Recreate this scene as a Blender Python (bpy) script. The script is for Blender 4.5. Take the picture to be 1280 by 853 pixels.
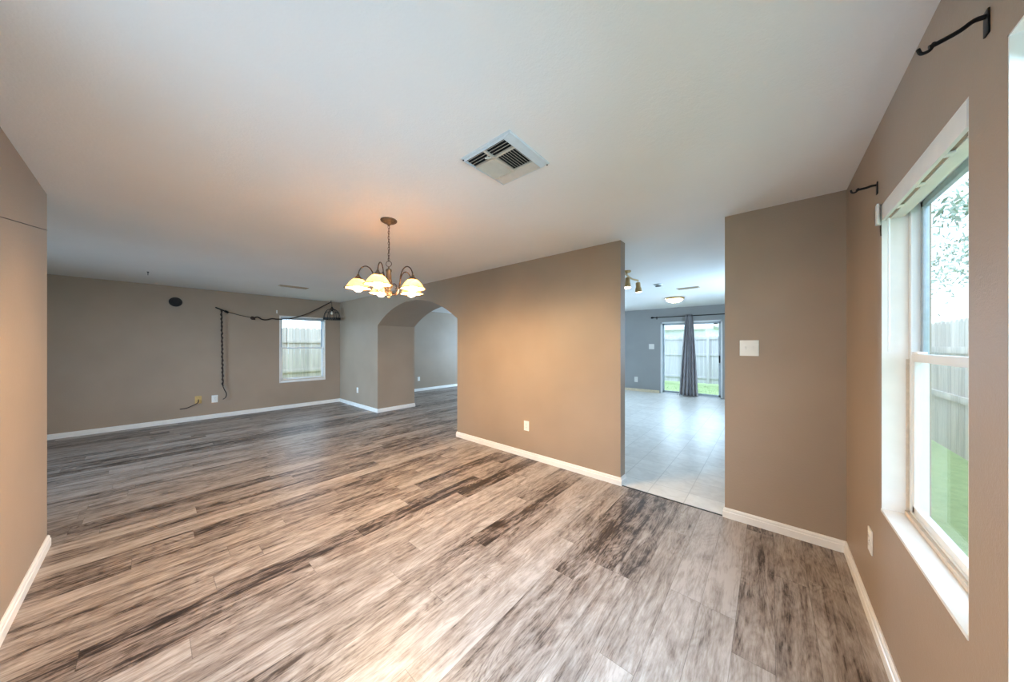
import bpy, bmesh, math, random
from mathutils import Vector, Matrix
for o in list(bpy.data.objects): bpy.data.objects.remove(o)
sc = bpy.context.scene
COL = sc.collection
PI = math.pi
random.seed(7)

# ------------------------------------------------------------------ camera
TH = 0.7044
cam = bpy.data.cameras.new('camera'); co = bpy.data.objects.new('camera', cam); COL.objects.link(co)
co.location = (0, 0, 1.3985); co.rotation_euler = (PI/2, 0, TH)
cam.sensor_width = 36; cam.lens = 381.96/1280*36
cam.shift_x = 2.35/1280; cam.shift_y = 4.79/1280
cam.clip_start = 0.02; cam.clip_end = 200
sc.camera = co
sc.view_settings.view_transform = 'Standard'; sc.view_settings.look = 'None'
sc.view_settings.gamma = 1; sc.view_settings.use_curve_mapping = False
sc.view_settings.exposure = 1.4

# ------------------------------------------------------------------ daylight
SKY = 1.8
w = bpy.data.worlds.new('overcast_sky'); sc.world = w; w.use_nodes = True
nt = w.node_tree; nt.nodes.clear()
wo = nt.nodes.new('ShaderNodeOutputWorld'); bg = nt.nodes.new('ShaderNodeBackground')
tc = nt.nodes.new('ShaderNodeTexCoord'); nz = nt.nodes.new('ShaderNodeTexNoise'); cr = nt.nodes.new('ShaderNodeValToRGB')
nz.inputs['Scale'].default_value = 2.0; nz.inputs['Detail'].default_value = 3
cr.color_ramp.elements[0].color = (0.52, 0.75, 1.0, 1); cr.color_ramp.elements[0].position = .35
cr.color_ramp.elements[1].color = (0.63, 0.83, 1.0, 1); cr.color_ramp.elements[1].position = .65
nt.links.new(tc.outputs['Generated'], nz.inputs['Vector']); nt.links.new(nz.outputs['Fac'], cr.inputs['Fac'])
nt.links.new(cr.outputs['Color'], bg.inputs['Color']); bg.inputs['Strength'].default_value = SKY
nt.links.new(bg.outputs['Background'], wo.inputs['Surface'])

def area(name, loc, rot, sx, sy, power, color=(0.46, 0.72, 1.0), portal=False, spread=PI):
    l = bpy.data.lights.new(name, 'AREA'); l.shape = 'RECTANGLE'; l.size = sx; l.size_y = sy
    l.energy = power; l.color = color; l.spread = spread
    if portal: l.cycles.is_portal = True
    o = bpy.data.objects.new(name, l); COL.objects.link(o); o.location = loc; o.rotation_euler = rot
    return o
# rot that makes the area light (-Z) face a direction
F_NX = (0, PI/2, 0)       # faces -X
F_PX = (0, -PI/2, 0)      # faces +X
F_PY = (PI/2, 0, 0)       # faces +Y
F_NY = (-PI/2, 0, 0)      # faces -Y
H = 2.44
XR, YT, XF, YL, XL, YK, YB = .3935, 3.0264, -8.085, -.4645, -3.8145, 9.525, 3.877
X1, X2, X3, X4 = -1.1307, -.279, -3.6287, -6.1466
YF = -4.8                                   # front wall of the living room
# daylight outside windows the camera does not look through, some of them added
area('daylight_front', (-4.9, YF-.30, 1.40), (math.radians(84), 0, math.radians(12)), 1.8, 1.4, 28, spread=math.radians(50))
area('fill_entry', (-1.0, YL-.32, 1.30), (math.radians(84), 0, 0), 1.1, 1.7, 11)  # unseen source added to brighten the near room from behind
area('daylight_side', (XR+.30, .70, 1.55), (0, math.radians(60), 0), 1.1, .96, 30, spread=math.radians(125))
area('fill_family', (-5.6, YK+.3, 1.35), F_NY, 1.8, 1.5, 165)  # added fill for the family room, source out of view
area('fill_kitchen', (XR+.4, 6.3, 1.5), F_NX, 1.3, 1.8, 74)  # added light that lifts the kitchen, source unseen
# portals that guide the sky through the windows in view
area('portal', (XR+.125, 1.79, 1.34), F_NX, 1.38, .86, 1, portal=True)
area('portal', (XF-.12, 2.25, 1.30), F_PX, 1.38, .86, 1, portal=True)
area('portal', (-1.66, YK+.13, 1.03), F_NY, 1.5, 2.0, 1, portal=True)

# ------------------------------------------------------------------ material helpers
def lin(c):
    return tuple(((x/255)/12.92 if x/255 <= .04045 else ((x/255+.055)/1.055)**2.4) for x in c) + (1,)
class N:
    def __init__(s, name):
        s.m = bpy.data.materials.new(name); s.m.use_nodes = True; s.t = s.m.node_tree; s.t.nodes.clear()
        s.out = s.n('ShaderNodeOutputMaterial')
    def n(s, typ, **kw):
        x = s.t.nodes.new(typ)
        for k, v in kw.items(): setattr(x, k, v)
        return x
    def l(s, a, b): s.t.links.new(a, b)
    def math(s, op, a, b=None, c=None):
        x = s.n('ShaderNodeMath', operation=op)
        for i, v in enumerate((a, b, c)):
            if v is None: continue
            if isinstance(v, (int, float)): x.inputs[i].default_value = v
            else: s.l(v, x.inputs[i])
        return x.outputs[0]
    def comb(s, a, b, c):
        x = s.n('ShaderNodeCombineXYZ')
        for i, v in enumerate((a, b, c)):
            if isinstance(v, (int, float)): x.inputs[i].default_value = v
            else: s.l(v, x.inputs[i])
        return x.outputs[0]
    def noise(s, vec, scale, detail=4, rough=.5, dist=0):
        x = s.n('ShaderNodeTexNoise'); x.inputs['Scale'].default_value = scale; x.inputs['Detail'].default_value = detail
        x.inputs['Roughness'].default_value = rough; x.inputs['Distortion'].default_value = dist
        if vec is not None: s.l(vec, x.inputs['Vector'])
        return x.outputs['Fac']
    def ramp(s, fac, stops):
        x = s.n('ShaderNodeValToRGB'); e = x.color_ramp.elements
        while len(e) < len(stops): e.new(.5)
        for i, (p, c) in enumerate(stops):
            e[i].position = p; e[i].color = c if len(c) == 4 else tuple(c)+(1,)
        s.l(fac, x.inputs['Fac']); return x.outputs['Color']
    def mix(s, fac, a, b, typ='MIX'):
        x = s.n('ShaderNodeMix', data_type='RGBA', blend_type=typ)
        for sock, v in ((x.inputs[0], fac), (x.inputs[6], a), (x.inputs[7], b)):
            if isinstance(v, (int, float)): sock.default_value = v
            elif isinstance(v, tuple): sock.default_value = v if len(v) == 4 else v+(1,)
            else: s.l(v, sock)
        return x.outputs[2]
    def bsdf(s, color=(.8, .8, .8, 1), rough=.5, metal=0, spec=.5, bump=None, bstr=.1, bdist=.002, emit=None, estr=0, coat=0):
        b = s.n('ShaderNodeBsdfPrincipled')
        for k, v in (('Base Color', color), ('Roughness', rough)):
            if isinstance(v, (tuple, float, int)): b.inputs[k].default_value = v
            else: s.l(v, b.inputs[k])
        b.inputs['Metallic'].default_value = metal; b.inputs['Specular IOR Level'].default_value = spec
        b.inputs['Coat Weight'].default_value = coat
        if emit: b.inputs['Emission Color'].default_value = emit; b.inputs['Emission Strength'].default_value = estr
        if bump is not None:
            bp = s.n('ShaderNodeBump'); bp.inputs['Strength'].default_value = bstr; bp.inputs['Distance'].default_value = bdist
            s.l(bump, bp.inputs['Height']); s.l(bp.outputs['Normal'], b.inputs['Normal'])
        s.l(b.outputs['BSDF'], s.out.inputs['Surface']); return s.m
    def obj(s):
        return s.n('ShaderNodeTexCoord').outputs['Object']

def simple(name, rgb, rough=.5, metal=0, spec=.5, nscale=40, namp=.06, bstr=.05):
    """a plain finish with a faint procedural mottling"""
    n = N(name); v = n.obj(); f = n.noise(v, nscale, 3)
    c = lin(rgb); d = tuple(max(0, x*(1-namp*2)) for x in c[:3])+(1,); u = tuple(min(1, x*(1+namp)) for x in c[:3])+(1,)
    col = n.ramp(f, [(.3, d), (.7, u)])
    return n.bsdf(col, rough, metal, spec, bump=f, bstr=bstr)

def paint(name, rgb, rough, bumpscale=170, bstr=.25, var=.05, spec=.35):
    n = N(name); v = n.obj()
    big = n.noise(v, 1.3, 3); fine = n.noise(v, bumpscale, 3, .6); mid = n.noise(v, bumpscale*.35, 2)
    c = lin(rgb); d = tuple(x*(1-var) for x in c[:3])+(1,); u = tuple(min(1, x*(1+var)) for x in c[:3])+(1,)
    col = n.ramp(big, [(.35, d), (.65, u)])
    h = n.math('ADD', fine, mid)
    return n.bsdf(col, rough, 0, spec, bump=h, bstr=bstr*1.5, bdist=.0022)
M_wall = paint('taupe_wall_paint', (162, 143, 124), .46, spec=.4)
M_wallgrey = paint('grey_wall_paint', (158, 159, 158), .46, spec=.4)
M_ceil = paint('white_ceiling_paint', (236, 233, 229), .85, 120, .3, .015, .2)
M_trim = simple('white_trim_paint', (238, 234, 228), .35, nscale=12, namp=.02)
M_woodtrim = simple('cream_wood_trim', (228, 210, 180), .45, nscale=20)
M_vinyl = simple('white_window_vinyl', (236, 238, 238), .3, nscale=10, namp=.015)
M_alu = simple('grey_window_aluminium', (176, 186, 194), .32, .3, nscale=30)
M_beige = simple('beige_sash_liner', (206, 190, 172), .5)
M_plate = simple('white_plate_plastic', (238, 236, 230), .35, nscale=20, namp=.01)
M_slot = simple('dark_slot', (60, 56, 52), .6)
M_yellow = simple('yellowed_plastic', (205, 172, 105), .45)
M_black = simple('black_iron', (26, 25, 26), .42, .6)
M_darkvent = simple('black_cover', (38, 33, 32), .6)
M_rope = simple('brown_cord', (58, 42, 34), .8, nscale=150, namp=.3, bstr=.5)
M_cable = simple('dark_brown_cable', (70, 52, 44), .6)
M_bronze = simple('aged_bronze', (104, 86, 66), .5, .35, nscale=60, namp=.2)
M_bronze_dk = simple('dark_bronze', (74, 54, 40), .4, .7, nscale=60, namp=.2)
M_rim = simple('dark_rim_band', (22, 12, 8), .9, spec=.0)
M_brass = simple('satin_brass', (196, 166, 118), .3, .75)
M_curt = None
M_ventw = simple('cream_vent_metal', (206, 194, 178), .45, nscale=25, namp=.03)
M_ventg = simple('white_vent_metal', (205, 210, 212), .4, nscale=25, namp=.03)
M_dark = simple('vent_interior', (22, 18, 16), .9)
M_ventb = simple('tan_vent_metal', (186, 164, 138), .5)
M_blind = simple('white_blind_vinyl', (233, 230, 224), .4, nscale=15, namp=.02)
M_slat = simple('tan_blind_slats', (168, 140, 118), .5, nscale=60, namp=.15)
M_thresh = simple('dark_threshold', (54, 50, 50), .5)

def mk_glass():
    n = N('window_glass')
    tr = n.n('ShaderNodeBsdfTransparent'); tr.inputs['Color'].default_value = (.975, .975, .975, 1)
    gl = n.n('ShaderNodeBsdfGlossy'); gl.inputs['Roughness'].default_value = .02
    lw = n.n('ShaderNodeLayerWeight'); lw.inputs['Blend'].default_value = .5
    fr = n.math('ADD', n.math('MULTIPLY', n.math('POWER', lw.outputs['Facing'], 5), .45), .03)
    mx = n.n('ShaderNodeMixShader'); n.l(fr, mx.inputs[0]); n.l(tr.outputs[0], mx.inputs[1]); n.l(gl.outputs[0], mx.inputs[2])
    n.l(mx.outputs[0], n.out.inputs['Surface']); return n.m
M_glass = mk_glass()

def mk_plank():
    n = N('vinyl_plank_floor'); v = n.obj(); s = n.n('ShaderNodeSeparateXYZ'); n.l(v, s.inputs[0])
    X, Y = s.outputs[0], s.outputs[1]
    W, L = .152, 1.22
    u = n.math('DIVIDE', n.math('ADD', X, 20.045), W); row = n.math('FLOOR', u); fu = n.math('FRACT', u)
    wn = n.n('ShaderNodeTexWhiteNoise', noise_dimensions='1D'); n.l(row, wn.inputs['W'])
    t = n.math('ADD', n.math('DIVIDE', n.math('ADD', Y, 30), L), n.math('MULTIPLY', wn.outputs['Value'], 7.3))
    colm = n.math('FLOOR', t); fv = n.math('FRACT', t)
    wid = n.n('ShaderNodeTexWhiteNoise', noise_dimensions='2D'); n.l(n.comb(row, colm, 0), wid.inputs['Vector'])
    sid = n.n('ShaderNodeSeparateColor'); n.l(wid.outputs['Color'], sid.inputs[0])
    r1, r2, r3 = sid.outputs[0], sid.outputs[1], sid.outputs[2]
    off = n.math('MULTIPLY', r1, 37.0); off2 = n.math('MULTIPLY', r2, 23.0)
    # long streaks
    va = n.comb(n.math('ADD', n.math('MULTIPLY', X, 19.0), off), n.math('ADD', n.math('MULTIPLY', Y, 1.5), off2), off)
    A = n.noise(va, 1.0, 9, .72, 1.0)
    # cathedral rings: distorted bands
    vb = n.comb(n.math('ADD', n.math('MULTIPLY', X, 6.0), off2), n.math('ADD', n.math('MULTIPLY', Y, 1.3), off), off2)
    base = n.noise(vb, 1.0, 1, .4, .3)
    rings = n.math('SINE', n.math('MULTIPLY', base, 150.0))
    rings = n.math('POWER', n.math('MULTIPLY', n.math('ADD', rings, 1), .5), 2.5)
    # patches
    vc = n.comb(n.math('ADD', n.math('MULTIPLY', X, 7.0), off), n.math('ADD', n.math('MULTIPLY', Y, 2.6), off2), 3.3)
    C = n.noise(vc, 1.0, 6, .66, 1.4)
    # fine grain
    vd = n.comb(n.math('ADD', n.math('MULTIPLY', X, 130.0), off), n.math('MULTIPLY', Y, 14.0), off2)
    D = n.noise(vd, 1.0, 4, .65)
    k = n.math('MULTIPLY', A, .55)
    k = n.math('ADD', k, n.math('MULTIPLY', C, .45))
    k = n.math('ADD', k, n.math('MULTIPLY', n.math('ADD', n.math('SUBTRACT', r3, .5), n.math('MULTIPLY', n.math('SUBTRACT', n.math('FRACT', n.math('MULTIPLY', wn.outputs['Value'], 7.77)), .5), .7)), .12))
    patch = n.math('GREATER_THAN', C, .52)
    pm = n.n('ShaderNodeMapRange'); n.l(C, pm.inputs[0]); pm.inputs[1].default_value = .42; pm.inputs[2].default_value = .6
    k = n.math('SUBTRACT', k, n.math('MULTIPLY', n.math('MULTIPLY', rings, pm.outputs[0]), .055))
    k = n.math('ADD', k, n.math('MULTIPLY', n.math('SUBTRACT', D, .5), .26))
    col = n.ramp(k, [(.33, lin((42, 33, 29))), (.39, lin((78, 65, 58))), (.435, lin((122, 108, 99))), (.51, lin((154, 141, 131))), (.64, lin((186, 176, 168)))])
    # seams
    e1 = n.math('MULTIPLY', n.math('MINIMUM', fu, n.math('SUBTRACT', 1, fu)), W)
    e2 = n.math('MULTIPLY', n.math('MINIMUM', fv, n.math('SUBTRACT', 1, fv)), L)
    e = n.math('MINIMUM', e1, e2)
    mr = n.n('ShaderNodeMapRange'); n.l(e, mr.inputs[0]); mr.inputs[1].default_value = .0003; mr.inputs[2].default_value = .0016
    col = n.mix(mr.outputs[0], n.mix(.55, col, lin((60, 48, 42))), col)
    h = n.math('ADD', n.math('MULTIPLY', D, .35), n.math('ADD', n.math('MULTIPLY', rings, .12), mr.outputs[0]))
    rough = n.math('ADD', n.math('MULTIPLY', D, .14), .30)
    return n.bsdf(col, rough, 0, .5, bump=h, bstr=.35, bdist=.0009)
M_plank = mk_plank()

def mk_tile():
    n = N('pale_vinyl_tile'); v = n.obj(); s = n.n('ShaderNodeSeparateXYZ'); n.l(v, s.inputs[0])
    u = n.math('DIVIDE', n.math('ADD', s.outputs[0], 20.1), .305); w_ = n.math('DIVIDE', n.math('ADD', s.outputs[1], 20.2), .305)
    fu, fw = n.math('FRACT', u), n.math('FRACT', w_)
    e = n.math('MINIMUM', n.math('MINIMUM', fu, n.math('SUBTRACT', 1, fu)), n.math('MINIMUM', fw, n.math('SUBTRACT', 1, fw)))
    mr = n.n('ShaderNodeMapRange'); n.l(e, mr.inputs[0]); mr.inputs[1].default_value = .006; mr.inputs[2].default_value = .016
    wn = n.n('ShaderNodeTexWhiteNoise', noise_dimensions='2D'); n.l(n.comb(n.math('FLOOR', u), n.math('FLOOR', w_), 0), wn.inputs['Vector'])
    f = n.noise(v, 9, 5, .6, .8)
    f = n.math('ADD', f, n.math('MULTIPLY', n.math('SUBTRACT', wn.outputs['Value'], .5), .2))
    col = n.ramp(f, [(.3, lin((216, 212, 206))), (.7, lin((236, 233, 228)))])
    col = n.mix(mr.outputs[0], lin((200, 197, 192)), col)
    return n.bsdf(col, .28, 0, .5, bump=mr.outputs[0], bstr=.3, bdist=.001)
M_tile = mk_tile()

def mk_fence(name, a, b, axis):
    n = N(name); v = n.obj(); s = n.n('ShaderNodeSeparateXYZ'); n.l(v, s.inputs[0])
    t = s.outputs[axis]
    u = n.math('DIVIDE', n.math('ADD', t, 40), .14)
    wn = n.n('ShaderNodeTexWhiteNoise', noise_dimensions='1D'); n.l(n.math('FLOOR', u), wn.inputs['W'])
    g = n.noise(n.comb(n.math('MULTIPLY', t, 30), n.math('MULTIPLY', s.outputs[2], 1.5), wn.outputs['Value']), 1, 4, .6, .5)
    f = n.math('ADD', n.math('MULTIPLY', g, .7), n.math('MULTIPLY', wn.outputs['Value'], .3))
    return n.bsdf(n.ramp(f, [(.3, lin(a)), (.7, lin(b))]), .85, 0, .1, bump=g, bstr=.3)
M_fenceY = mk_fence('weathered_fence_wood_side', (186, 178, 168), (226, 216, 204), 1)
M_fenceX = mk_fence('weathered_fence_wood_back', (176, 172, 176), (204, 198, 200), 0)
def mk_grass():
    n = N('lawn_grass'); v = n.obj(); f = n.noise(v, 12, 6, .7); g = n.noise(v, 1.2, 3)
    c = n.ramp(n.math('ADD', n.math('MULTIPLY', f, .6), n.math('MULTIPLY', g, .4)), [(.3, lin((140, 160, 112))), (.7, lin((178, 190, 138)))])
    return n.bsdf(c, .9, 0, .1, bump=f, bstr=.6, bdist=.02)
M_grass = mk_grass()
M_blade = simple('grass_blade_green', (150, 172, 118), .7, nscale=3, namp=.2)
M_leaf = simple('leaf_green', (150, 164, 144), .6, nscale=3, namp=.3)
M_bark = simple('grey_bark', (96, 86, 78), .9, nscale=20, namp=.3)
M_siding = simple('pale_siding', (226, 226, 228), .8, nscale=4)
M_roof = simple('grey_shingle', (206, 202, 204), .9, nscale=30, namp=.15)

def mk_curtain():
    n = N('grey_curtain_fabric'); v = n.obj(); f = n.noise(v, 220, 2); g = n.noise(v, 5, 3)
    c = n.ramp(n.math('ADD', n.math('MULTIPLY', f, .3), n.math('MULTIPLY', g, .7)), [(.3, lin((156, 152, 155))), (.7, lin((182, 178, 180)))])
    return n.bsdf(c, .85, 0, .15, bump=f, bstr=.2)
M_curt = mk_curtain()

def mk_shade():
    n = N('alabaster_shade_glass'); v = n.obj(); f = n.noise(v, 14, 4, .6, 1.5)
    c = n.ramp(f, [(.3, lin((236, 205, 160))), (.7, lin((250, 234, 206)))])
    tl = n.n('ShaderNodeBsdfTranslucent'); n.l(c, tl.inputs['Color'])
    df = n.n('ShaderNodeBsdfPrincipled'); n.l(c, df.inputs['Base Color']); df.inputs['Roughness'].default_value = .25
    mx = n.n('ShaderNodeMixShader'); mx.inputs[0].default_value = .62; n.l(df.outputs[0], mx.inputs[1]); n.l(tl.outputs[0], mx.inputs[2])
    n.l(mx.outputs[0], n.out.inputs['Surface']); return n.m
M_shade = mk_shade()
def emis(name, color, strength):
    n = N(name); e = n.n('ShaderNodeEmission'); e.inputs['Color'].default_value = color; e.inputs['Strength'].default_value = strength
    n.l(e.outputs[0], n.out.inputs['Surface']); return n.m
M_bulb = emis('warm_bulb_glow', (1, .66, .33, 1), 400)
M_dome = emis('lit_dome_glass', (1, .86, .66, 1), 8)
M_spot = emis('lit_spot_lens', (1, .84, .62, 1), 12)

# ------------------------------------------------------------------ mesh helpers
def box(bm, x0, x1, y0, y1, z0, z1):
    vs = [bm.verts.new(p) for p in ((x0,y0,z0),(x1,y0,z0),(x1,y1,z0),(x0,y1,z0),(x0,y0,z1),(x1,y0,z1),(x1,y1,z1),(x0,y1,z1))]
    for f in ((0,3,2,1),(4,5,6,7),(0,1,5,4),(1,2,6,5),(2,3,7,6),(3,0,4,7)): bm.faces.new([vs[i] for i in f])
    return vs
def bbox(bm, x0, x1, y0, y1, z0, z1, r=.003, seg=2):
    b = bmesh.new(); box(b, x0, x1, y0, y1, z0, z1)
    bmesh.ops.bevel(b, geom=list(b.edges), offset=r, segments=seg, affect='EDGES', profile=.6)
    me = bpy.data.meshes.new('t'); b.to_mesh(me); b.free(); bm.from_mesh(me); bpy.data.meshes.remove(me)
def tube(bm, pts, r, seg=10, closed=False):
    P = [Vector(p) for p in pts]; n = len(P); rs = r if isinstance(r, (list, tuple)) else [r]*n
    rings = []; up = None
    for i in range(n):
        if closed: t = (P[(i+1) % n]-P[i-1]).normalized()
        else: t = (P[min(i+1, n-1)]-P[max(i-1, 0)]).normalized()
        if up is None:
            up = Vector((0, 0, 1)) if abs(t.z) < .9 else Vector((1, 0, 0))
        a = (up - t*up.dot(t)).normalized(); b = t.cross(a); up = a
        rings.append([bm.verts.new(P[i]+(a*math.cos(2*PI*k/seg)+b*math.sin(2*PI*k/seg))*rs[i]) for k in range(seg)])
    m = n if closed else n-1
    for i in range(m):
        A, B = rings[i], rings[(i+1) % n]
        for k in range(seg): bm.faces.new((A[k], A[(k+1) % seg], B[(k+1) % seg], B[k]))
    if not closed:
        bm.faces.new(rings[0][::-1]); bm.faces.new(rings[-1])
def lathe(bm, prof, c=(0, 0, 0), seg=32, axis='z'):
    c = Vector(c); rings = []
    def P(r, a, h):
        x, y = r*math.cos(a), r*math.sin(a)
        return c + (Vector((x, y, h)) if axis == 'z' else Vector((h, x, y)) if axis == 'x' else Vector((x, h, y)))
    for r, h in prof:
        rings.append([bm.verts.new(P(r, 0, h))] if r < 1e-6 else [bm.verts.new(P(r, 2*PI*k/seg, h)) for k in range(seg)])
    for A, B in zip(rings, rings[1:]):
        if len(A) == 1 and len(B) == 1: continue
        for k in range(seg):
            k2 = (k+1) % seg
            if len(A) == 1: bm.faces.new((A[0], B[k2], B[k]))
            elif len(B) == 1: bm.faces.new((A[k], A[k2], B[0]))
            else: bm.faces.new((A[k], A[k2], B[k2], B[k]))
def smooth_pts(pts, n=8):
    """Catmull-Rom through the points"""
    P = [Vector(p) for p in pts]; P = [P[0]*2-P[1]]+P+[P[-1]*2-P[-2]]; out = []
    for i in range(1, len(P)-2):
        for k in range(n):
            t = k/n; a, b, c, d = P[i-1:i+3]
            out.append(.5*((2*b)+(c-a)*t+(2*a-5*b+4*c-d)*t*t+(3*b-a-3*c+d)*t**3))
    out.append(P[-2]); return out
def link(name, bm, mat, parent=None, smooth=False, origin=None):
    bmesh.ops.recalc_face_normals(bm, faces=list(bm.faces))
    if origin is not None: bmesh.ops.translate(bm, verts=list(bm.verts), vec=-Vector(origin))
    me = bpy.data.meshes.new(name); bm.to_mesh(me); bm.free()
    for m in (mat if isinstance(mat, list) else [mat]): me.materials.append(m)
    if smooth:
        for p in me.polygons: p.use_smooth = True
        try: me.set_sharp_from_angle(angle=math.radians(40))
        except Exception: pass
    o = bpy.data.objects.new(name, me); COL.objects.link(o)
    if origin is not None: o.location = origin
    if parent: o.parent = parent
    return o
def tag(o, label=None, cat=None, group=None, kind=None):
    if label: o['label'] = label
    if cat: o['category'] = cat
    if group: o['group'] = group
    if kind: o['kind'] = kind
    return o
def thing(name, label, cat, loc=(0, 0, 0), rz=0, group=None, kind=None):
    o = bpy.data.objects.new(name, None); COL.objects.link(o); o.location = loc; o.rotation_euler.z = rz
    o.empty_display_size = .1
    return tag(o, label, cat, group, kind)
def struct(name, bm, mat, label=None, smooth=False):
    o = link(name, bm, mat, smooth=smooth); o['kind'] = 'structure'
    if label: o['label'] = label
    return o
def one(name, mat, parent, *boxes, r=.002):
    b = bmesh.new()
    for q in boxes: bbox(b, *q, r=r) if r else box(b, *q)
    return link(name, b, mat, parent, smooth=bool(r))
def dup(root, loc=None, rz=None, label=None):
    r = root.copy(); COL.objects.link(r)
    if loc is not None: r.location = loc
    if rz is not None: r.rotation_euler.z = rz
    if label: r['label'] = label
    for ch in root.children:
        c = ch.copy(); COL.objects.link(c); c.parent = r
        for g in ch.children:
            d = g.copy(); COL.objects.link(d); d.parent = c
    return r

# ------------------------------------------------------------------ room shell
def wall(name, axis, p0, p1, a0, a1, holes=(), label=None, mat=None):
    """wall slab between p0,p1 on axis, running a0..a1, with rectangular holes (h0,h1,z0,z1)"""
    bm = bmesh.new()
    cuts = sorted({a0, a1, *[h[0] for h in holes], *[h[1] for h in holes]})
    for u0, u1 in zip(cuts, cuts[1:]):
        hs = [h for h in holes if h[0] <= u0+1e-6 and h[1] >= u1-1e-6]
        spans = [(0, H)]
        for h in hs: spans = [s for s in ((0, h[2]), (h[3], H)) if s[1]-s[0] > 1e-4]
        for z0, z1 in spans:
            if axis == 'x': box(bm, p0, p1, u0, u1, z0, z1)
            else: box(bm, u0, u1, p0, p1, z0, z1)
    bmesh.ops.remove_doubles(bm, verts=list(bm.verts), dist=1e-5)
    return struct(name, bm, mat or M_wall, label)
WT = .14
W1 = (1.375, 2.19, .63, 2.045)      # window_1 opening (Y0,Y1,Z0,Z1)
W2 = (.20, 1.205, .63, 2.07)
WF = (1.816, 2.69, .60, 2.02)
SD = (-2.40, -.925, 0.0, 2.05)
wall('wall_right', 'x', XR, XR+WT, YL-WT, YK+WT, [W1, W2, (5.5, 7.2, .9, 2.1)], 'taupe wall pierced by the tall white windows')
wall('wall_far', 'x', XF-WT, XF, YF-WT, YK+WT, [WF], 'taupe far wall with small window and swagged cord')
wall('wall_kitchen', 'y', YK, YK+WT, XF, XR, [SD, (-6.5, -4.7, .7, 2.05)], 'grey back wall with sliding patio door', M_wallgrey)
wall('wall_left', 'y', YL-WT, YL, XL, XR, [(-1.6, -.4, .35, 2.1)], 'taupe wall end at the left edge')
wall('wall_return', 'x', XL, XL+WT, YF, YL-WT, (), 'taupe wall turning away behind the left wall')
wall('wall_front', 'y', YF-WT, YF, XF, XL+WT, [(-5.8, -4.0, .6, 2.0)], 'front wall of the living room')
wall('wall_stub', 'y', YT, YT+.12, X2, XR, (), 'short taupe wall with light switch beside the kitchen opening')
wall('wall_partition', 'x', X3, X3+.13, YB, 6.4, (), 'partition between kitchen and family room')
# centre wall with segmental arch
bm = bmesh.new()
XB2 = X3+.13
ax0, ax1, zs, rise = X4, X3, 1.80, .395
half = (ax1-ax0)/2; R = (half*half+rise*rise)/(2*rise); cxa = (ax0+ax1)/2; cz = zs+rise-R
NA = 40
def arc_z(x): return cz+math.sqrt(max(0, R*R-(x-cxa)**2))
def slab(bm, x0, x1, y0, y1): box(bm, x0, x1, y0, y1, 0, H)
slab(bm, XF, ax0, YT, YB)
slab(bm, ax1, XB2, YT, YB)
slab(bm, XB2, X1, YT, YT+.12)
fr, bk, tf, tb = [], [], [], []
for i in range(NA+1):
    x = ax0+(ax1-ax0)*i/NA; z = arc_z(x)
    fr.append(bm.verts.new((x, YT, z))); bk.append(bm.verts.new((x, YB, z)))
    tf.append(bm.verts.new((x, YT, H))); tb.append(bm.verts.new((x, YB, H)))
for i in range(NA):
    bm.faces.new((fr[i], fr[i+1], tf[i+1], tf[i])); bm.faces.new((bk[i+1], bk[i], tb[i], tb[i+1]))
    bm.faces.new((fr[i+1], fr[i], bk[i], bk[i+1])); bm.faces.new((tf[i], tf[i+1], tb[i+1], tb[i]))
struct('wall_center', bm, M_wall, 'long taupe wall with thick arched opening and free right end')
# floors and ceiling
bm = bmesh.new()
box(bm, XF-WT, XR+WT, YF-WT, YT+.004, -.1, 0); box(bm, XF-WT, XB2, YT+.004, YK+WT, -.1, 0)
bmesh.ops.remove_doubles(bm, verts=list(bm.verts), dist=1e-6)
struct('floor', bm, M_plank, 'grey brown wood look plank floor')
bm = bmesh.new(); box(bm, XB2, XR+WT, YT+.004, YK+WT, -.1, .001)
struct('floor_kitchen', bm, M_tile, 'pale tile floor of the kitchen')
bm = bmesh.new(); box(bm, XF-WT, XR+WT, YF-WT, YK+WT, H, H+.12)
struct('ceiling', bm, M_ceil, 'white textured ceiling')
bm = bmesh.new(); bbox(bm, X1+.01, X2-.01, YT-.004, YT+.012, 0, .004, .0015)
struct('trim_1', bm, M_thresh, 'thin dark threshold strip between plank and tile floor')

# baseboards: stepped profile swept along a wall foot
def baseboard(name, path, normals, mat=M_trim, h=.078):
    """path: list of (x,y) foot points already mitred; normals: outward offset (x,y) per point"""
    prof = [(0, 0), (.015, 0), (.015, h*.62), (.011, h*.68), (.011, h*.86), (.005, h), (0, h)]
    bm = bmesh.new(); rings = []
    for (x, y), (nx, ny) in zip(path, normals):
        rings.append([bm.verts.new((x+nx*d, y+ny*d, z)) for d, z in prof])
    for A, B in zip(rings, rings[1:]):
        for k in range(len(prof)):
            k2 = (k+1) % len(prof); bm.faces.new((A[k], A[k2], B[k2], B[k]))
    bm.faces.new(rings[0][::-1]); bm.faces.new(rings[-1])
    return struct(name, bm, mat)
baseboard('baseboard_far', [(XF, YF), (XF, YT)], [(1, 0), (1, -1)])
baseboard('baseboard_pillar', [(XF, YT), (X4, YT), (X4, YB), (XF, YB)], [(0, -1), (1, -1), (1, 1), (0, 1)])
baseboard('baseboard_center', [(X3, YB), (X3, YT), (X1, YT), (X1, YT+.12)], [(-1, 1), (-1, -1), (1, -1), (1, 0)])
baseboard('baseboard_stub', [(X2, YT+.12), (X2, YT), (XR, YT), (XR, YL), (XL, YL), (XL, YF)], [(-1, 0), (-1, -1), (-1, -1), (-1, 1), (-1, 1), (-1, 0)])
baseboard('baseboard_family', [(XF, YB), (XF, YK)], [(1, 1), (1, -1)])
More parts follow.
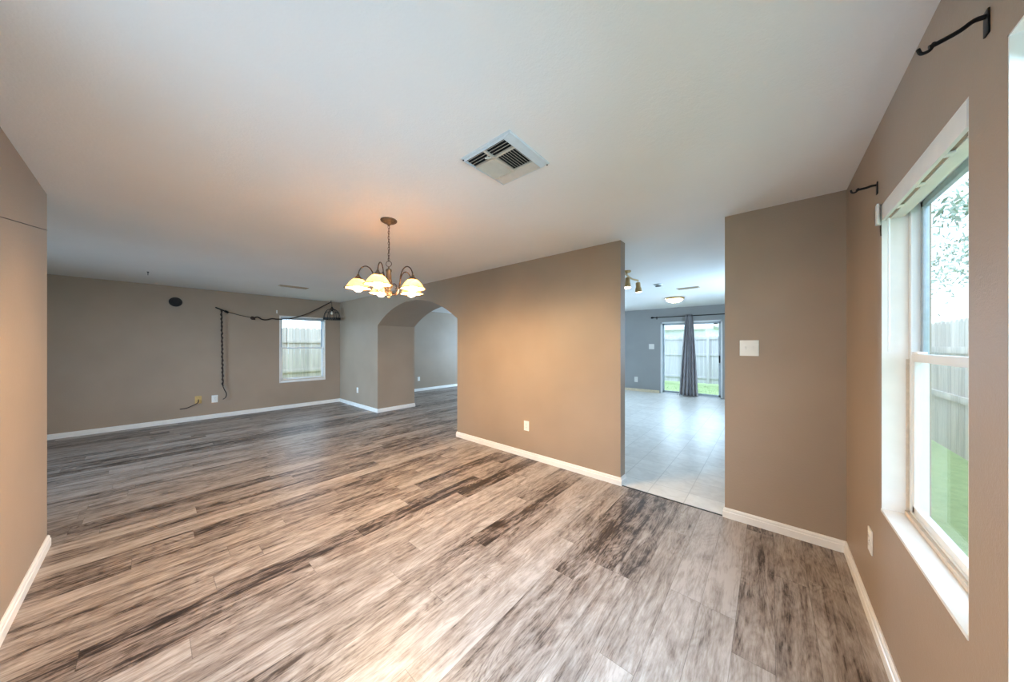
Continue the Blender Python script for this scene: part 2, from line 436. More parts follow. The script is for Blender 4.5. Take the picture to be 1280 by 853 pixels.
baseboard('baseboard_kitchen', [(XF, YK), (SD[0]-.03, YK)], [(0, -1), (0, -1)], M_woodtrim)

# slanting dark line on the near left wall
bm = bmesh.new()
tube(bm, [(-3.812, YL+.0004, 2.192), (-2.6, YL+.0004, 1.975), (-1.2, YL+.0004, 1.725)], .0022, 6)
struct('trim_2', bm, M_bronze_dk, 'thin dark slanting line on the near left wall')

# ------------------------------------------------------------------ windows
def window(idx, axis, side, p, a0, a1, z0, z1, wallp, label, zm=None):
    """single hung window. frame plane at p going outwards (side=+1 or -1) ; wallp = room face of wall."""
    root = thing('window_%d' % idx, label, None, kind='structure')
    def bx(q0, q1, u0, u1, v0, v1):   # q measured outward from wallp
        A, B = wallp+side*q0, wallp+side*q1
        if A > B: A, B = B, A
        return (A, B, u0, u1, v0, v1) if axis == 'x' else (u0, u1, A, B, v0, v1)
    d = abs(p-wallp); zm = zm or (z0+z1)/2
    # reveal lining
    one('reveal', M_trim, root, bx(0.0005, d, a0, a0+.004, z0, z1), bx(0.0005, d, a1-.004, a1, z0, z1), bx(0.0005, d, a0, a1, z1-.004, z1), r=0)
    one('sill', M_trim, root, bx(-.002, d, a0, a1, z0-.001, z0+.012), r=.001)
    one('frame', M_vinyl, root, bx(d, d+.05, a0+.004, a0+.03, z0+.012, z1-.004), bx(d, d+.05, a1-.03, a1-.004, z0+.012, z1-.004),
        bx(d, d+.05, a0+.004, a1-.004, z1-.03, z1-.004), bx(d, d+.05, a0+.004, a1-.004, z0+.012, z0+.036))
    one('sill_track', M_beige, root, bx(d-.012, d+.0, a0+.004, a1-.004, z0+.012, z0+.03), bx(d-.008, d, a1-.012, a1-.004, z0+.03, zm-.01), r=.001)
    b0, b1 = a0+.03, a1-.03
    us = one('upper_sash', M_alu, root, bx(d+.026, d+.044, b0, b0+.026, zm-.012, z1-.03), bx(d+.026, d+.044, b1-.026, b1, zm-.012, z1-.03),
        bx(d+.026, d+.044, b0, b1, z1-.056, z1-.03), bx(d+.026, d+.044, b0, b1, zm-.018, zm+.012))
    one('pane', M_glass, us, bx(d+.033, d+.037, b0+.02, b1-.02, zm, z1-.05), r=0)
    ls = one('lower_sash', M_vinyl, root, bx(d+.004, d+.024, b0, b0+.026, z0+.036, zm+.006), bx(d+.004, d+.024, b1-.026, b1, z0+.036, zm+.006),
        bx(d+.004, d+.024, b0, b1, z0+.036, z0+.066), bx(d+.002, d+.026, b0, b1, zm-.02, zm+.014))
    one('pane', M_glass, ls, bx(d+.012, d+.016, b0+.02, b1-.02, z0+.06, zm-.01), r=0)
    one('sash_lock', M_vinyl, ls, bx(d-.004, d+.022, b1-.10, b1-.03, zm+.014, zm+.024), r=.002)
    return root
window(1, 'x', 1, XR+.078, *W1[:2], *W1[2:], XR, 'white single hung window in the right wall, ending in front of the corner', 1.345)
window(2, 'x', 1, XR+.078, *W2[:2], *W2[2:], XR, 'nearest white window reveal cut off by the right edge', 1.345)
window(3, 'x', -1, XF-.05, *WF[:2], *WF[2:], XF, 'small white single hung window in the far wall beside the hanging cage lamp', 1.33)
window(4, 'x', 1, XR+.078, 5.5, 7.2, .9, 2.1, XR, 'added kitchen window out of view, for fill daylight')  # opening added for the kitchen fill light
window(5, 'y', 1, YK+.07, -6.5, -4.7, .7, 2.05, YK, 'added family room window out of view, for fill daylight')  # opening added so fill light reaches the family room
window(6, 'y', -1, YF-.07, -5.8, -4.0, .6, 2.0, YF, 'front window out of view')

window(7, 'y', -1, YL-.07, -1.6, -.4, .35, 2.1, YL, 'added window behind the camera, out of view, for fill daylight')  # added opening for the fill light behind the camera
# casing strip round the far window
bm = bmesh.new()
a0, a1, z0, z1 = WF
for q in ((a0-.012, a0+.012, z0-.012, z1+.01), (a1-.012, a1+.012, z0-.012, z1+.01), (a0-.012, a1+.012, z1-.008, z1+.014), (a0-.012, a1+.012, z0-.03, z0+.004)):
    bbox(bm, XF, XF+.008, *q, r=.002)
struct('trim_3', bm, M_trim, 'narrow white casing round the far window', True)

# sliding patio door
door = thing('door_1', 'sliding glass patio door in the back wall behind the grey curtain', None, kind='structure')
y0, y1 = YK+.02, YK+.10
xa, xb, zt = SD[0], SD[1], SD[3]
one('door_frame', M_vinyl, door, (xa, xa+.04, y0-.03, y1, 0, zt), (xb-.04, xb, y0-.03, y1, 0, zt), (xa, xb, y0-.03, y1, zt-.045, zt), (xa, xb, y0-.03, y1, 0, .03))
xm = (xa+xb)/2
fp = one('fixed_panel', M_alu, door, (xa+.04, xa+.085, y1-.04, y1-.01, .03, zt-.045), (xm-.02, xm+.03, y1-.04, y1-.01, .03, zt-.045), (xa+.04, xm, y1-.04, y1-.01, zt-.09, zt-.045), (xa+.04, xm, y1-.04, y1-.01, .03, .09))
one('pane', M_glass, fp, (xa+.08, xm-.01, y1-.028, y1-.022, .085, zt-.085), r=0)
sp = one('sliding_panel', M_alu, door, (xm-.03, xm+.02, y0, y0+.03, .03, zt-.045), (xb-.085, xb-.04, y0, y0+.03, .03, zt-.045), (xm, xb-.04, y0, y0+.03, zt-.09, zt-.045), (xm, xb-.04, y0, y0+.03, .03, .09))
one('pane', M_glass, sp, (xm+.015, xb-.08, y0+.012, y0+.018, .085, zt-.085), r=0)
one('handle', M_black, sp, (xb-.078, xb-.05, y0-.035, y0, .93, 1.12), r=.006)
one('security_latch', M_black, sp, (xb-.19, xb-.105, y0-.012, y0+.002, zt-.105, zt-.08), r=.003)

# ------------------------------------------------------------------ blinds on window 1
bl = thing('window_blind', 'white headrail of a raised blind across the top of the near right window', 'blind', (XR, 1.79, 1.99))
def rel(o, name, mat, boxes, r=.002):
    L = Vector(o.location); b = bmesh.new()
    for q in boxes:
        q2 = (q[0]-L.x, q[1]-L.x, q[2]-L.y, q[3]-L.y, q[4]-L.z, q[5]-L.z)
        bbox(b, *q2, r=r) if r else box(b, *q2)
    return link(name, b, mat, o, smooth=bool(r))
rel(bl, 'headrail', M_blind, [(XR-.002, XR+.010, 1.381, 2.184, 1.968, 2.040), (XR+.024, XR+.066, 1.381, 2.184, 1.972, 2.036), (XR+.004, XR+.05, 1.381, 2.184, 2.03, 2.038)])
rel(bl, 'slat_stack', M_slat, [(XR+.0105, XR+.0235, 1.385, 2.18, 1.985-.003*k, 1.9865-.003*k) for k in range(4)], r=0)
rel(bl, 'bracket', M_blind, [(XR-.018, XR+.05, 2.19, 2.202, 1.955, 2.048), (XR-.018, XR-.010, 2.165, 2.202, 1.955, 2.048)])
for yy in (1.55, 1.78, 2.0): rel(bl, 'clip', M_blind, [(XR+.008, XR+.026, yy-.012, yy+.012, 1.966, 1.974)], r=.001)
b = bmesh.new(); tube(b, [(0.0+.008, .325, -.03), (0.008, .325, -.62)], .0035, 8); link('wand', b, M_vinyl, bl, True)
b = bmesh.new(); tube(b, [(-.004, .392, -.04), (-.004, .392, -.06), (-.004, .385, -.09)], .0022, 6); link('cord', b, M_bronze_dk, bl, True)
# blind stack on far window
bf = thing('window_blind', 'grey blind headrail at the top of the small far window', 'blind', (XF, 2.25, 2.0))
rel(bf, 'headrail', M_alu, [(XF-.045, XF-.006, 1.825, 2.68, 1.955, 2.012)])
b = bmesh.new(); tube(b, [(-.02, -.31, -.05), (-.02, -.31, -.66)], .005, 8); link('wand', b, M_slat, bf, True)

# ------------------------------------------------------------------ curtain rod brackets
def rod_bracket(y, z, ln, drop, label):
    t = thing('curtain_rod_bracket', label, 'bracket', (XR, y, z), group='empty rod brackets over the near window')
    one('wall_plate', M_black, t, (-.004, 0, -.011, .011, -.045, .014), r=.0015)
    b = bmesh.new(); tube(b, smooth_pts([(-.002, 0, 0), (-.02, 0, .001), (-ln*.5, 0, -drop*.5), (-ln, 0, -drop)], 5), .0055, 8)
    link('arm', b, M_black, t, True)
    b = bmesh.new()
    tube(b, smooth_pts([(-ln+.006, 0, -drop), (-ln, 0, -drop-.008), (-ln-.012, 0, -drop-.008), (-ln-.017, 0, -drop+.006)], 4), .004, 8)
    tube(b, [(-ln+.006, 0, -drop), (-ln+.008, 0, -drop+.008)], .004, 8)
    link('rod_cup', b, M_black, t, True)
    return t
rod_bracket(1.283, 2.177, .085, .022, 'larger black iron rod bracket high on the wall between the two right windows')
rod_bracket(2.255, 2.165, .07, .004, 'smaller black rod bracket near the corner, beyond the window blind')

# ------------------------------------------------------------------ outlets and switches
def outlet(loc, rz, label, kind='duplex', sc_=1.0, group='white wall outlets'):
    """built facing +X local, plate centred on loc"""
    wdt = .118 if kind == 'double' else .076
    nm = 'light_switch' if kind in ('double', 'switch') else 'wall_outlet'
    t = thing(nm, label, 'switch' if nm == 'light_switch' else 'outlet', loc, rz, group)
    t.scale = (1, sc_, sc_)
    m = M_yellow if kind == 'yellow' else M_plate
    one('cover_plate', m, t, (0, .006, -wdt/2, wdt/2, -.061, .061), r=.003)
    if kind == 'duplex':
        for s in (-1, 1):
            r = one('receptacle', M_plate, t, (.004, .009, -.017, .017, s*.021-.014, s*.021+.014), r=.002)
            one('slot', M_slot, r, (.0085, .0094, -.008, -.006, s*.021-.004, s*.021+.006), (.0085, .0094, .006, .008, s*.021-.004, s*.021+.006), r=0)
        one('screw', M_slot, t, (.0055, .007, -.002, .002, -.002, .002), r=0)
    elif kind in ('double', 'switch'):
        for yy in ((-.023, .023) if kind == 'double' else (0,)):
            r = one('toggle', M_plate, t, (.004, .009, yy-.006, yy+.006, -.013, .013), r=.001)
            one('lever', M_plate, r, (.008, .018, yy-.004, yy+.004, -.002, .012), r=.0015)
    else:
        one('jack', M_slot, t, (.005, .012, -.006, .006, -.012, .006), r=.002)
    return t
NX, NY, PX = PI, -PI/2, 0          # plate faces -X, -Y, +X
outlet((XR, 2.377, .40), NX, 'white outlet low on the wall under the near right window', group=None)
outlet((-2.303, YT, .392), NY, 'white outlet low on the long tan center wall', group=None)
outlet((-7.09, YT, .375), NY, 'white outlet on the pillar face left of the arch', group=None)
outlet((XF, 5.25, .37), PX, 'white outlet on the wall seen through the arch', group=None)
outlet((XF, .795, .366), PX, 'square white outlet on the far wall, right of the yellowed plate', group=None, sc_=1.15)
outlet((XF, .573, .378), PX, 'yellowed plate on the far wall with a dark cable', 'yellow', 1.15, group=None)
outlet((-.123, YT, 1.373), NY, 'white double light switch on the short wall by the kitchen opening', 'double', group=None)
outlet((-2.645, YK, 1.347), NY, 'white switch plate on the back wall left of the patio door', 'double', 1.25, group=None)
outlet((-3.085, YK, .353), NY, 'white outlet low on the kitchen back wall', group=None, sc_=1.3)
b = bmesh.new()
tube(b, smooth_pts([(XF+.012, .573, .365), (XF+.03, .572, .34), (XF+.03, .545, .31), (XF+.03, .48, .275), (XF+.03, .42, .25), (XF+.03, .34, .243)], 6), .0075, 8)
tag(link('loose_cable', b, M_cable, smooth=True), 'loose dark cable hanging out of the yellowed wall plate', 'cable')

# round dark cover on the far wall
rv = thing('round_wall_cover', 'round black cover high on the dark far wall', 'vent cover', (XF, .29, 2.165))
b = bmesh.new(); lathe(b, [(0, .006), (.058, .006), (.066, .012), (.078, .010), (.083, 0)], seg=40, axis='x'); link('rim', b, M_darkvent, rv, True)
b = bmesh.new()
for k in range(-5, 6):
    hw = math.sqrt(.055**2-(k*.0105)**2) if abs(k*.0105) < .055 else 0
    if hw > .005: bbox(b, .006, .011, -hw, hw, k*.0105-.002, k*.0105+.002, r=.0006)
link('grille', b, M_black, rv, True)
# small white curtain hook by the far window
hk = thing('wall_hook', 'tiny white hook above the left corner of the far window', 'hook', (XF, 1.76, 2.11))
one('hook_plate', M_plate, hk, (0, .004, -.011, .011, -.035, .035), r=.0015)
b = bmesh.new(); tube(b, smooth_pts([(.003, 0, .02), (.03, 0, .018), (.035, 0, .0), (.03, 0, -.012), (.018, 0, -.008)], 4), .004, 8); link('hook_arm', b, M_plate, hk, True)
# small ceiling hook
ch = bmesh.new(); lathe(ch, [(0, 0), (.012, 0), (.013, -.004), (.005, -.008), (.004, -.02), (0, -.021)], (-6.757, -.024, H), 16)
tube(ch, [(-6.757+.014*math.sin(a), -.024, H-.032+.014*math.cos(a)) for a in [PI*k/8*1.6 for k in range(9)]], .0035, 6)
tag(link('ceiling_hook', ch, M_black, smooth=True), 'tiny dark hook in the ceiling near the left end of the far wall', 'hook')

# ------------------------------------------------------------------ ceiling vents
def big_vent():
    t = thing('ceiling_vent', 'large square four way ceiling vent with open louvres', 'vent', (-1.137, 1.30, H))
    h = .178
    # frame with a wider flange on one side
    b = bmesh.new(); prof = [(0, 0, 0), (.002, .002, -.005), (.006, .010, -.008), (.040, .012, -.016), (.050, .016, -.018), (.052, .018, -.008)]
    rings = [[b.verts.new(p) for p in ((-h+o_, -h+o_, z), (h-w_, -h+o_, z), (h-w_, h-o_, z), (-h+o_, h-o_, z))] for w_, o_, z in prof]
    for A, B in zip(rings, rings[1:]):
        for k in range(4): b.faces.new((A[k], A[(k+1) % 4], B[(k+1) % 4], B[k]))
    link('vent_frame', b, M_ventg, t)
    i = h-.017; e = h-.051; c0 = (e-i)/2; m0, m1 = -.075, .085
    one('duct_backing', M_dark, t, (-i, e, -i, i, -.0065, -.0045), r=0)
    one('divider', M_ventw, t, (c0-.008, c0+.008, m0, m1, -.0175, -.007), (-i, e, m0-.006, m0+.004, -.0175, -.007), (-i, e, m1-.004, m1+.006, -.0175, -.007), (c0-.007, c0+.007, -i, m0, -.0175, -.007), r=.001)
    def lv(u0, u1, v0, v1, along, tilt, n):
        for k in range(n):
            b = bmesh.new()
            c = v0+(v1-v0)*(k+.5)/n if along == 'x' else u0+(u1-u0)*(k+.5)/n
            if along == 'x': box(b, u0+.002, u1-.002, -.0075, .0075, -.0007, .0007)
            else: box(b, -.0075, .0075, v0+.002, v1-.002, -.0007, .0007)
            bmesh.ops.rotate(b, verts=list(b.verts), cent=(0, 0, 0), matrix=Matrix.Rotation(tilt, 3, 'X' if along == 'x' else 'Y'))
            bmesh.ops.translate(b, verts=list(b.verts), vec=(0, c, -.0125) if along == 'x' else (c, 0, -.0125))
            link('louvre', b, M_ventw, t)
    R_ = math.radians
    lv(-i, c0-.007, -i, m0-.004, 'x', R_(48), 4); lv(c0+.007, e, -i, m0-.004, 'x', R_(48), 4)   # near strip, open to the camera side
    lv(-i, e, m1+.004, i, 'x', R_(-40), 5)                                                      # far strip
    lv(c0+.008, e, m0, m1, 'y', R_(42), 8)
    lv(-i, c0-.008, m0, m1, 'y', R_(-38), 8)
    b = bmesh.new(); tube(b, [(-.03, -.115, -.014), (-.03, -.115, -.026)], .0035, 8); tube(b, [(-.045, -.12, -.026), (-.012, -.105, -.027)], .0045, 8)
    link('damper_lever', b, M_ventw, t, True)
    for s in ((-1, -1), (1, 1)):
        b = bmesh.new(); lathe(b, [(0, -.0145), (.004, -.014), (.005, -.010)], (s[0]*(h-.012), s[1]*(h-.008), 0), 12); link('screw', b, M_slot, t, True)
    return t
big_vent()
def slot_vent(cx, cy, lx, ly, label, mat, dark=True):
    t = thing('ceiling_vent', label, 'vent', (cx, cy, H))
    b = bmesh.new(); a, c = lx/2, ly/2
    prof = [(0, 0), (.004, -.006), (.018, -.012), (.022, -.012), (.024, -.003)]
    rings = [[b.verts.new((sx*(a-d), sy*(c-d), z)) for sx, sy in ((-1, -1), (1, -1), (1, 1), (-1, 1))] for d, z in prof]
    for A, B in zip(rings, rings[1:]):
        for k in range(4): b.faces.new((A[k], A[(k+1) % 4], B[(k+1) % 4], B[k]))
    link('vent_frame', b, mat, t)
    one('duct_backing', M_dark, t, (-a+.022, a-.022, -c+.022, c-.022, -.003, -.001), r=0)
    horiz = lx > ly; L, Sx = (lx, ly) if horiz else (ly, lx)
    n = max(3, int((Sx-.044)/.016))
    for k in range(n):
        q = -(Sx/2-.022)+(Sx-.044)*(k+.5)/n
        bb = bmesh.new(); box(bb, -L/2+.022, L/2-.022, -.007, .007, -.0006, .0006)
        bmesh.ops.rotate(bb, verts=list(bb.verts), cent=(0, 0, 0), matrix=Matrix.Rotation(math.radians(35 if k < n/2 else -35), 3, 'X'))
        bmesh.ops.translate(bb, verts=list(bb.verts), vec=(0, q, -.009))
        if not horiz: bmesh.ops.rotate(bb, verts=list(bb.verts), cent=(0, 0, 0), matrix=Matrix.Rotation(PI/2, 3, 'Z'))
        link('louvre', bb, mat, t)
    return t
slot_vent(-6.50, 1.66, .15, .44, 'narrow ceiling vent in front of the far window', M_ventb)
slot_vent(-1.14, 6.36, .36, .17, 'small tan ceiling vent in the kitchen', M_ventb)
# smoke detector
sd = thing('smoke_detector', 'small round smoke detector on the kitchen ceiling', 'smoke detector', (-1.46, 5.65, H))
b = bmesh.new(); lathe(b, [(.072, 0), (.072, -.010), (.066, -.022), (.05, -.03)], seg=32); link('housing', b, M_ventg, sd, True)
b = bmesh.new(); lathe(b, [(.05, -.03), (.045, -.038), (.0, -.042)], seg=32); link('grille', b, M_slot, sd, True)
# flush mount ceiling light
fl = thing('flush_ceiling_light', 'lit dome ceiling light with brass rim near the patio door', 'ceiling light', (-1.6, 7.475, H))
b = bmesh.new(); lathe(b, [(0, -.002), (.19, -.002), (.195, -.02), (.185, -.04), (.165, -.045), (.16, -.02)], seg=40); link('rim', b, M_brass, fl, True)
b = bmesh.new(); lathe(b, [(.165, -.04), (.155, -.065), (.12, -.09), (.06, -.107), (0, -.112)], seg=40); link('dome', b, M_dome, fl, True)
b = bmesh.new(); lathe(b, [(.012, -.108), (.012, -.118), (.006, -.126), (0, -.128)], seg=16); link('finial', b, M_brass, fl, True)

# track light
TKZ = -.055
tk = thing('track_light', 'brass track light with spot heads on the kitchen ceiling', 'track light', (-1.54, 4.5, H))
b = bmesh.new()
tube(b, smooth_pts([(0, -.75, TKZ), (.03, -.45, TKZ), (0, -.15, TKZ), (-.03, .15, TKZ), (0, .34, TKZ)], 8), .013, 10)
link('bar', b, M_brass, tk, True)
b = bmesh.new(); lathe(b, [(0, -.001), (.06, -.001), (.06, -.012), (.045, -.024), (.012, -.03), (.01, TKZ), (0, TKZ-.001)], (0, -.15, 0), 24); link('canopy', b, M_brass, tk, True)
for yy, tilt, xx in ((.33, 12, 0), (-.085, -8, -.006), (-.66, 8, .012)):
    b = bmesh.new()
    tube(b, [(0, 0, .0), (0, 0, -.03)], .006, 8)
    lathe(b, [(0, -.026), (.026, -.028), (.034, -.04), (.034, -.10), (.042, -.115), (.05, -.16), (.05, -.175), (.046, -.175), (.044, -.15), (0, -.13)], seg=24)
    bmesh.ops.rotate(b, verts=list(b.verts), cent=(0, 0, 0), matrix=Matrix.Rotation(math.radians(tilt), 3, 'X'))
    hd = link('spot_head', b, M_brass, tk, True); hd.location = (xx, yy, TKZ)
    b = bmesh.new(); lathe(b, [(0, -.180), (.03, -.180), (.045, -.176), (.045, -.168), (0, -.166)], seg=20)
    bmesh.ops.rotate(b, verts=list(b.verts), cent=(0, 0, 0), matrix=Matrix.Rotation(math.radians(tilt), 3, 'X'))
    link('lens', b, M_spot, hd, True)

# ------------------------------------------------------------------ chandelier
chx, chy = -2.422, 1.287
cd = thing('chandelier', 'lit bronze chandelier with five glass shades hanging on a chain', 'chandelier', (chx, chy, H))
b = bmesh.new(); lathe(b, [(0, 0), (.064, 0), (.066, -.006), (.062, -.014), (.045, -.024), (.02, -.032), (.012, -.04), (.008, -.05), (0, -.051)], seg=36); link('canopy', b, M_bronze, cd, True)
zc = lambda z: z-H
b = bmesh.new()
nl = 13; ztop, zbot = zc(2.392), zc(2.098)
for k in range(nl):
    z = ztop+(zbot-ztop)*(k+.5)/nl; hh = (ztop-zbot)/nl*.5+.003
    pts = []
    for q in range(16):
        a = 2*PI*q/16; uu = .0075*math.cos(a); vv = hh*math.sin(a)
        pts.append((uu, 0, z+vv) if k % 2 else (0, uu, z+vv))
    tube(b, pts, .0017, 6, True)
tube(b, smooth_pts([(.004*math.sin(k*1.3), .004*math.cos(k*1.1), ztop+(zbot-ztop)*k/10) for k in range(11)], 3), .0018, 6)
link('chain', b, M_bronze_dk, cd, True)
cdir = Vector((math.cos(TH), math.sin(TH), 0))
b = bmesh.new(); tube(b, [cdir*.023*math.cos(2*PI*k/24)+Vector((0, 0, zc(2.074)+.023*math.sin(2*PI*k/24))) for k in range(24)], .0025, 8, True); link('loop', b, M_bronze_dk, cd, True)
b = bmesh.new(); lathe(b, [(0, zc(2.05)), (.006, zc(2.048)), (.008, zc(2.035)), (.022, zc(2.028)), (.024, zc(2.015)), (.019, zc(2.0)), (.021, zc(1.95)), (.027, zc(1.92)), (.03, zc(1.89)), (.022, zc(1.87)), (.014, zc(1.855)),
    (.026, zc(1.845)), (.03, zc(1.83)), (.02, zc(1.812)), (.008, zc(1.805)), (.011, zc(1.795)), (.005, zc(1.785)), (0, zc(1.783))], seg=28); link('body', b, M_bronze, cd, True)
for i in range(5):
    a = TH+math.radians(-90+72*i+2)
    d = Vector((math.cos(a), math.sin(a), 0)); r = .23
    def P(rr, z): return d*rr+Vector((0, 0, zc(z)))
    b = bmesh.new()
    tube(b, smooth_pts([P(.02, 1.84), P(.05, 1.822), P(.085, 1.84), P(.105, 1.90), P(.115, 1.97), P(.14, 2.022), P(.175, 2.04), P(.208, 2.022), P(.226, 1.985), P(.23, 1.955)], 5), .0045, 8)
    tube(b, smooth_pts([P(.027, 1.90), P(.055, 1.905), P(.078, 1.885), P(.075, 1.865), P(.062, 1.868)], 4), .003, 6)
    arm = link('arm', b, M_bronze_dk, cd, True)
    c = P(r, 1.857)
    b = bmesh.new(); lathe(b, [(0, .112), (.008, .112), (.012, .10), (.022, .088), (.036, .076), (.037, .070), (0, .070)], c, 24)
    cap = link('cap', b, M_bronze, arm, True)
    b = bmesh.new()
    outer = [(.030, .074), (.044, .066), (.060, .050), (.074, .030), (.086, .010), (.096, 0.0)]
    inner = [(rr-.003, zz-.001) for rr, zz in outer[::-1]]
    lathe(b, outer+inner, c, 36); link('shade', b, M_shade, arm, True)
    b = bmesh.new(); tube(b, [Vector(c)+Vector((.1005*math.cos(2*PI*k/36), .1005*math.sin(2*PI*k/36), -.001)) for k in range(36)], .0032, 6, True); link('shade_rim', b, M_rim, arm, True)
    b = bmesh.new(); lathe(b, [(0, .066), (.013, .066), (.014, .042), (.02, .032), (.028, .015), (.030, .0), (.026, -.016), (.014, -.027), (0, -.030)], c, 20); link('bulb', b, M_bulb, arm, True)

# ------------------------------------------------------------------ swag lamp on the far wall
sx = XF+.035
sw = thing('swag_cage_lamp', 'dark wire cage lamp hanging near the far corner on a swagged cord', 'lamp', (-7.87, 2.77, 2.0))
L0 = Vector(sw.location)
def A(*p): return Vector(p)-L0
b = bmesh.new()
def wob(p, q, n, amp):
    out = []
    for k in range(n):
        t = k/(n-1); v = Vector(p).lerp(Vector(q), t)
        out.append(v+Vector((.008*math.sin(k*2.1), amp*math.sin(k*2.7), 0)))
    return out
down = wob((sx, .885, 2.07), (sx, .905, .60), 34, .006)
tube(b, [v-L0 for v in smooth_pts(down, 2)], [.013+.004*math.sin(k*1.9) for k in range(len(smooth_pts(down, 2)))], 8)
tube(b, smooth_pts([A(sx, .905, .60), A(sx, .93, .52), A(sx, .955, .45), A(sx, .945, .38), A(sx, .905, .345)], 6), .007, 8)
tube(b, smooth_pts([A(sx, .96, 2.045), A(sx, 1.15, 1.99), A(sx, 1.34, 1.95)], 6), .0055, 8)
wav = [A(sx, 1.36, 1.945), A(sx, 1.43, 1.972), A(sx, 1.50, 1.93), A(sx, 1.58, 1.925), A(sx, 1.67, 1.955), A(sx, 1.75, 1.948), A(sx, 1.84, 1.955), A(sx, 1.97, 1.965)]
tube(b, smooth_pts(wav, 5), .013, 8)
tube(b, smooth_pts([A(sx, 1.97, 1.965), A(sx, 2.12, 2.02), A(sx, 2.30, 2.10), A(sx, 2.50, 2.22), A(sx+.03, 2.66, 2.33), A(-7.88, 2.755, 2.405)], 5), .011, 8)
tube(b, smooth_pts([A(-7.88, 2.755, 2.405), A(-7.875, 2.768, 2.39), A(-7.87, 2.77, 2.30)], 4), .005, 8)
link('cord', b, M_rope, sw, True)
b = bmesh.new(); tube(b, [A(sx, .80, 2.115), A(sx, .97, 2.035)], .012, 10); tube(b, [A(sx, .93, 2.055), A(sx, .985, 2.028)], .022, 10); link('cord_hook', b, M_black, sw, True)
b = bmesh.new()
for k in range(5):
    tube(b, [A(sx+.0, 1.345+.022*math.cos(q*PI/5+k), 1.945+.03*math.sin(q*PI/5+k*.4)) + Vector((.012*math.sin(k*2+q), .006*k, 0)) for q in range(10)], .007, 6, True)
link('cord_knot', b, M_rope, sw, True)
b = bmesh.new(); lathe(b, [(0, .0), (.008, 0), (.009, -.02), (.0, -.03)], A(-7.88, 2.755, 2.44), 12); link('ceiling_hook', b, M_black, sw, True)
b = bmesh.new(); lathe(b, [(0, .30), (.012, .298), (.02, .28), (.03, .262), (.052, .235), (.054, .225), (.02, .222), (.018, .19), (0, .19)], (0, 0, 0), 24); link('socket', b, M_darkvent, sw, True)
b = bmesh.new()
RC = .175
for k in range(8):
    a = 2*PI*k/8+.2; d = Vector((math.cos(a), math.sin(a), 0))
    tube(b, smooth_pts([d*.045+Vector((0, 0, .24)), d*.10+Vector((0, 0, .215)), d*.15+Vector((0, 0, .14)), d*RC+Vector((0, 0, .03)), d*RC], 4), .0055, 6)
for zz in (0, .028):
    tube(b, [(RC*math.cos(2*PI*k/40), RC*math.sin(2*PI*k/40), zz) for k in range(40)], .006, 6, True)
tube(b, [(.135*math.cos(2*PI*k/32), .135*math.sin(2*PI*k/32), .165) for k in range(32)], .004, 6, True)
for k in range(40):
    a = 2*PI*k/40; p = (RC*math.cos(a), RC*math.sin(a))
    tube(b, [(p[0], p[1], -.012), (p[0], p[1], .034)], .006, 5)
link('cage', b, M_darkvent, sw, True)
M_clear = simple('clear_bulb', (226, 214, 196), .1, nscale=5)
b = bmesh.new(); lathe(b, [(.012, .19), (.02, .175), (.03, .15), (.028, .125), (.012, .108), (0, .106)], (0, 0, 0), 20); link('bulb', b, M_clear, sw, True)

# ------------------------------------------------------------------ kitchen curtain and rod
yr = YK-.085
rd = thing('curtain_rod', 'black curtain rod above the patio door', 'curtain rod', (-1.66, yr, 2.185))
b = bmesh.new(); tube(b, [(-.90, 0, 0), (1.1, 0, 0)], .011, 12); link('rod', b, M_black, rd, True)
b = bmesh.new(); lathe(b, [(0, -.985), (.02, -.975), (.028, -.95), (.02, -.92), (.014, -.905), (.018, -.895), (.011, -.888)], seg=16, axis='x'); link('finial', b, M_black, rd, True)
for xx in (-.84, 1.0):
    b = bmesh.new(); tube(b, [(xx, 0, -.012), (xx, .083, -.012)], .006, 8); bbox(b, xx-.012, xx+.012, .079, .085, -.05, .03, r=.002); link('bracket', b, M_black, rd, True)
cu = thing('curtain', 'grey grommet curtain gathered at the middle of the patio door', 'curtain', (-1.66, yr, 0))
b = bmesh.new(); NU, NV = 90, 26
grid = []
for j in range(NV+1):
    v = j/NV; z = 2.225*(1-v)+.012*v
    hw = .085+(.225-.085)*(v**.85); cxx = .0-.02*v
    row = []
    for i in range(NU+1):
        u = i/NU*2-1; ph = u*PI*5.5
        dep = (.034+.02*v)*math.cos(ph)+.008*math.sin(ph*2.3+v*3)
        row.append(b.verts.new((cxx+u*hw+.006*math.sin(ph*1.7+v*4), dep, z)))
    grid.append(row)
for j in range(NV):
    for i in range(NU): b.faces.new((grid[j][i], grid[j][i+1], grid[j+1][i+1], grid[j+1][i]))
o = link('fabric', b, M_curt, cu, True); md = o.modifiers.new('solid', 'SOLIDIFY'); md.thickness = .002
for k in range(6):
    b = bmesh.new(); xx = -.07+.028*k
    tube(b, [(xx, .021*math.cos(2*PI*q/16), 2.185+.021*math.sin(2*PI*q/16)) for q in range(16)], .004, 6, True); link('grommet', b, M_black, cu, True)
ct = bmesh.new()
tube(ct, smooth_pts([(-1.78, yr-.12, .005), (-1.70, yr-.10, .02), (-1.62, yr-.14, .006), (-1.56, yr-.10, .03), (-1.52, yr-.13, .006)], 6), .004, 6)
tag(link('loose_string', ct, M_cable, smooth=True), 'short loose string on the tile below the curtain hem', 'string')

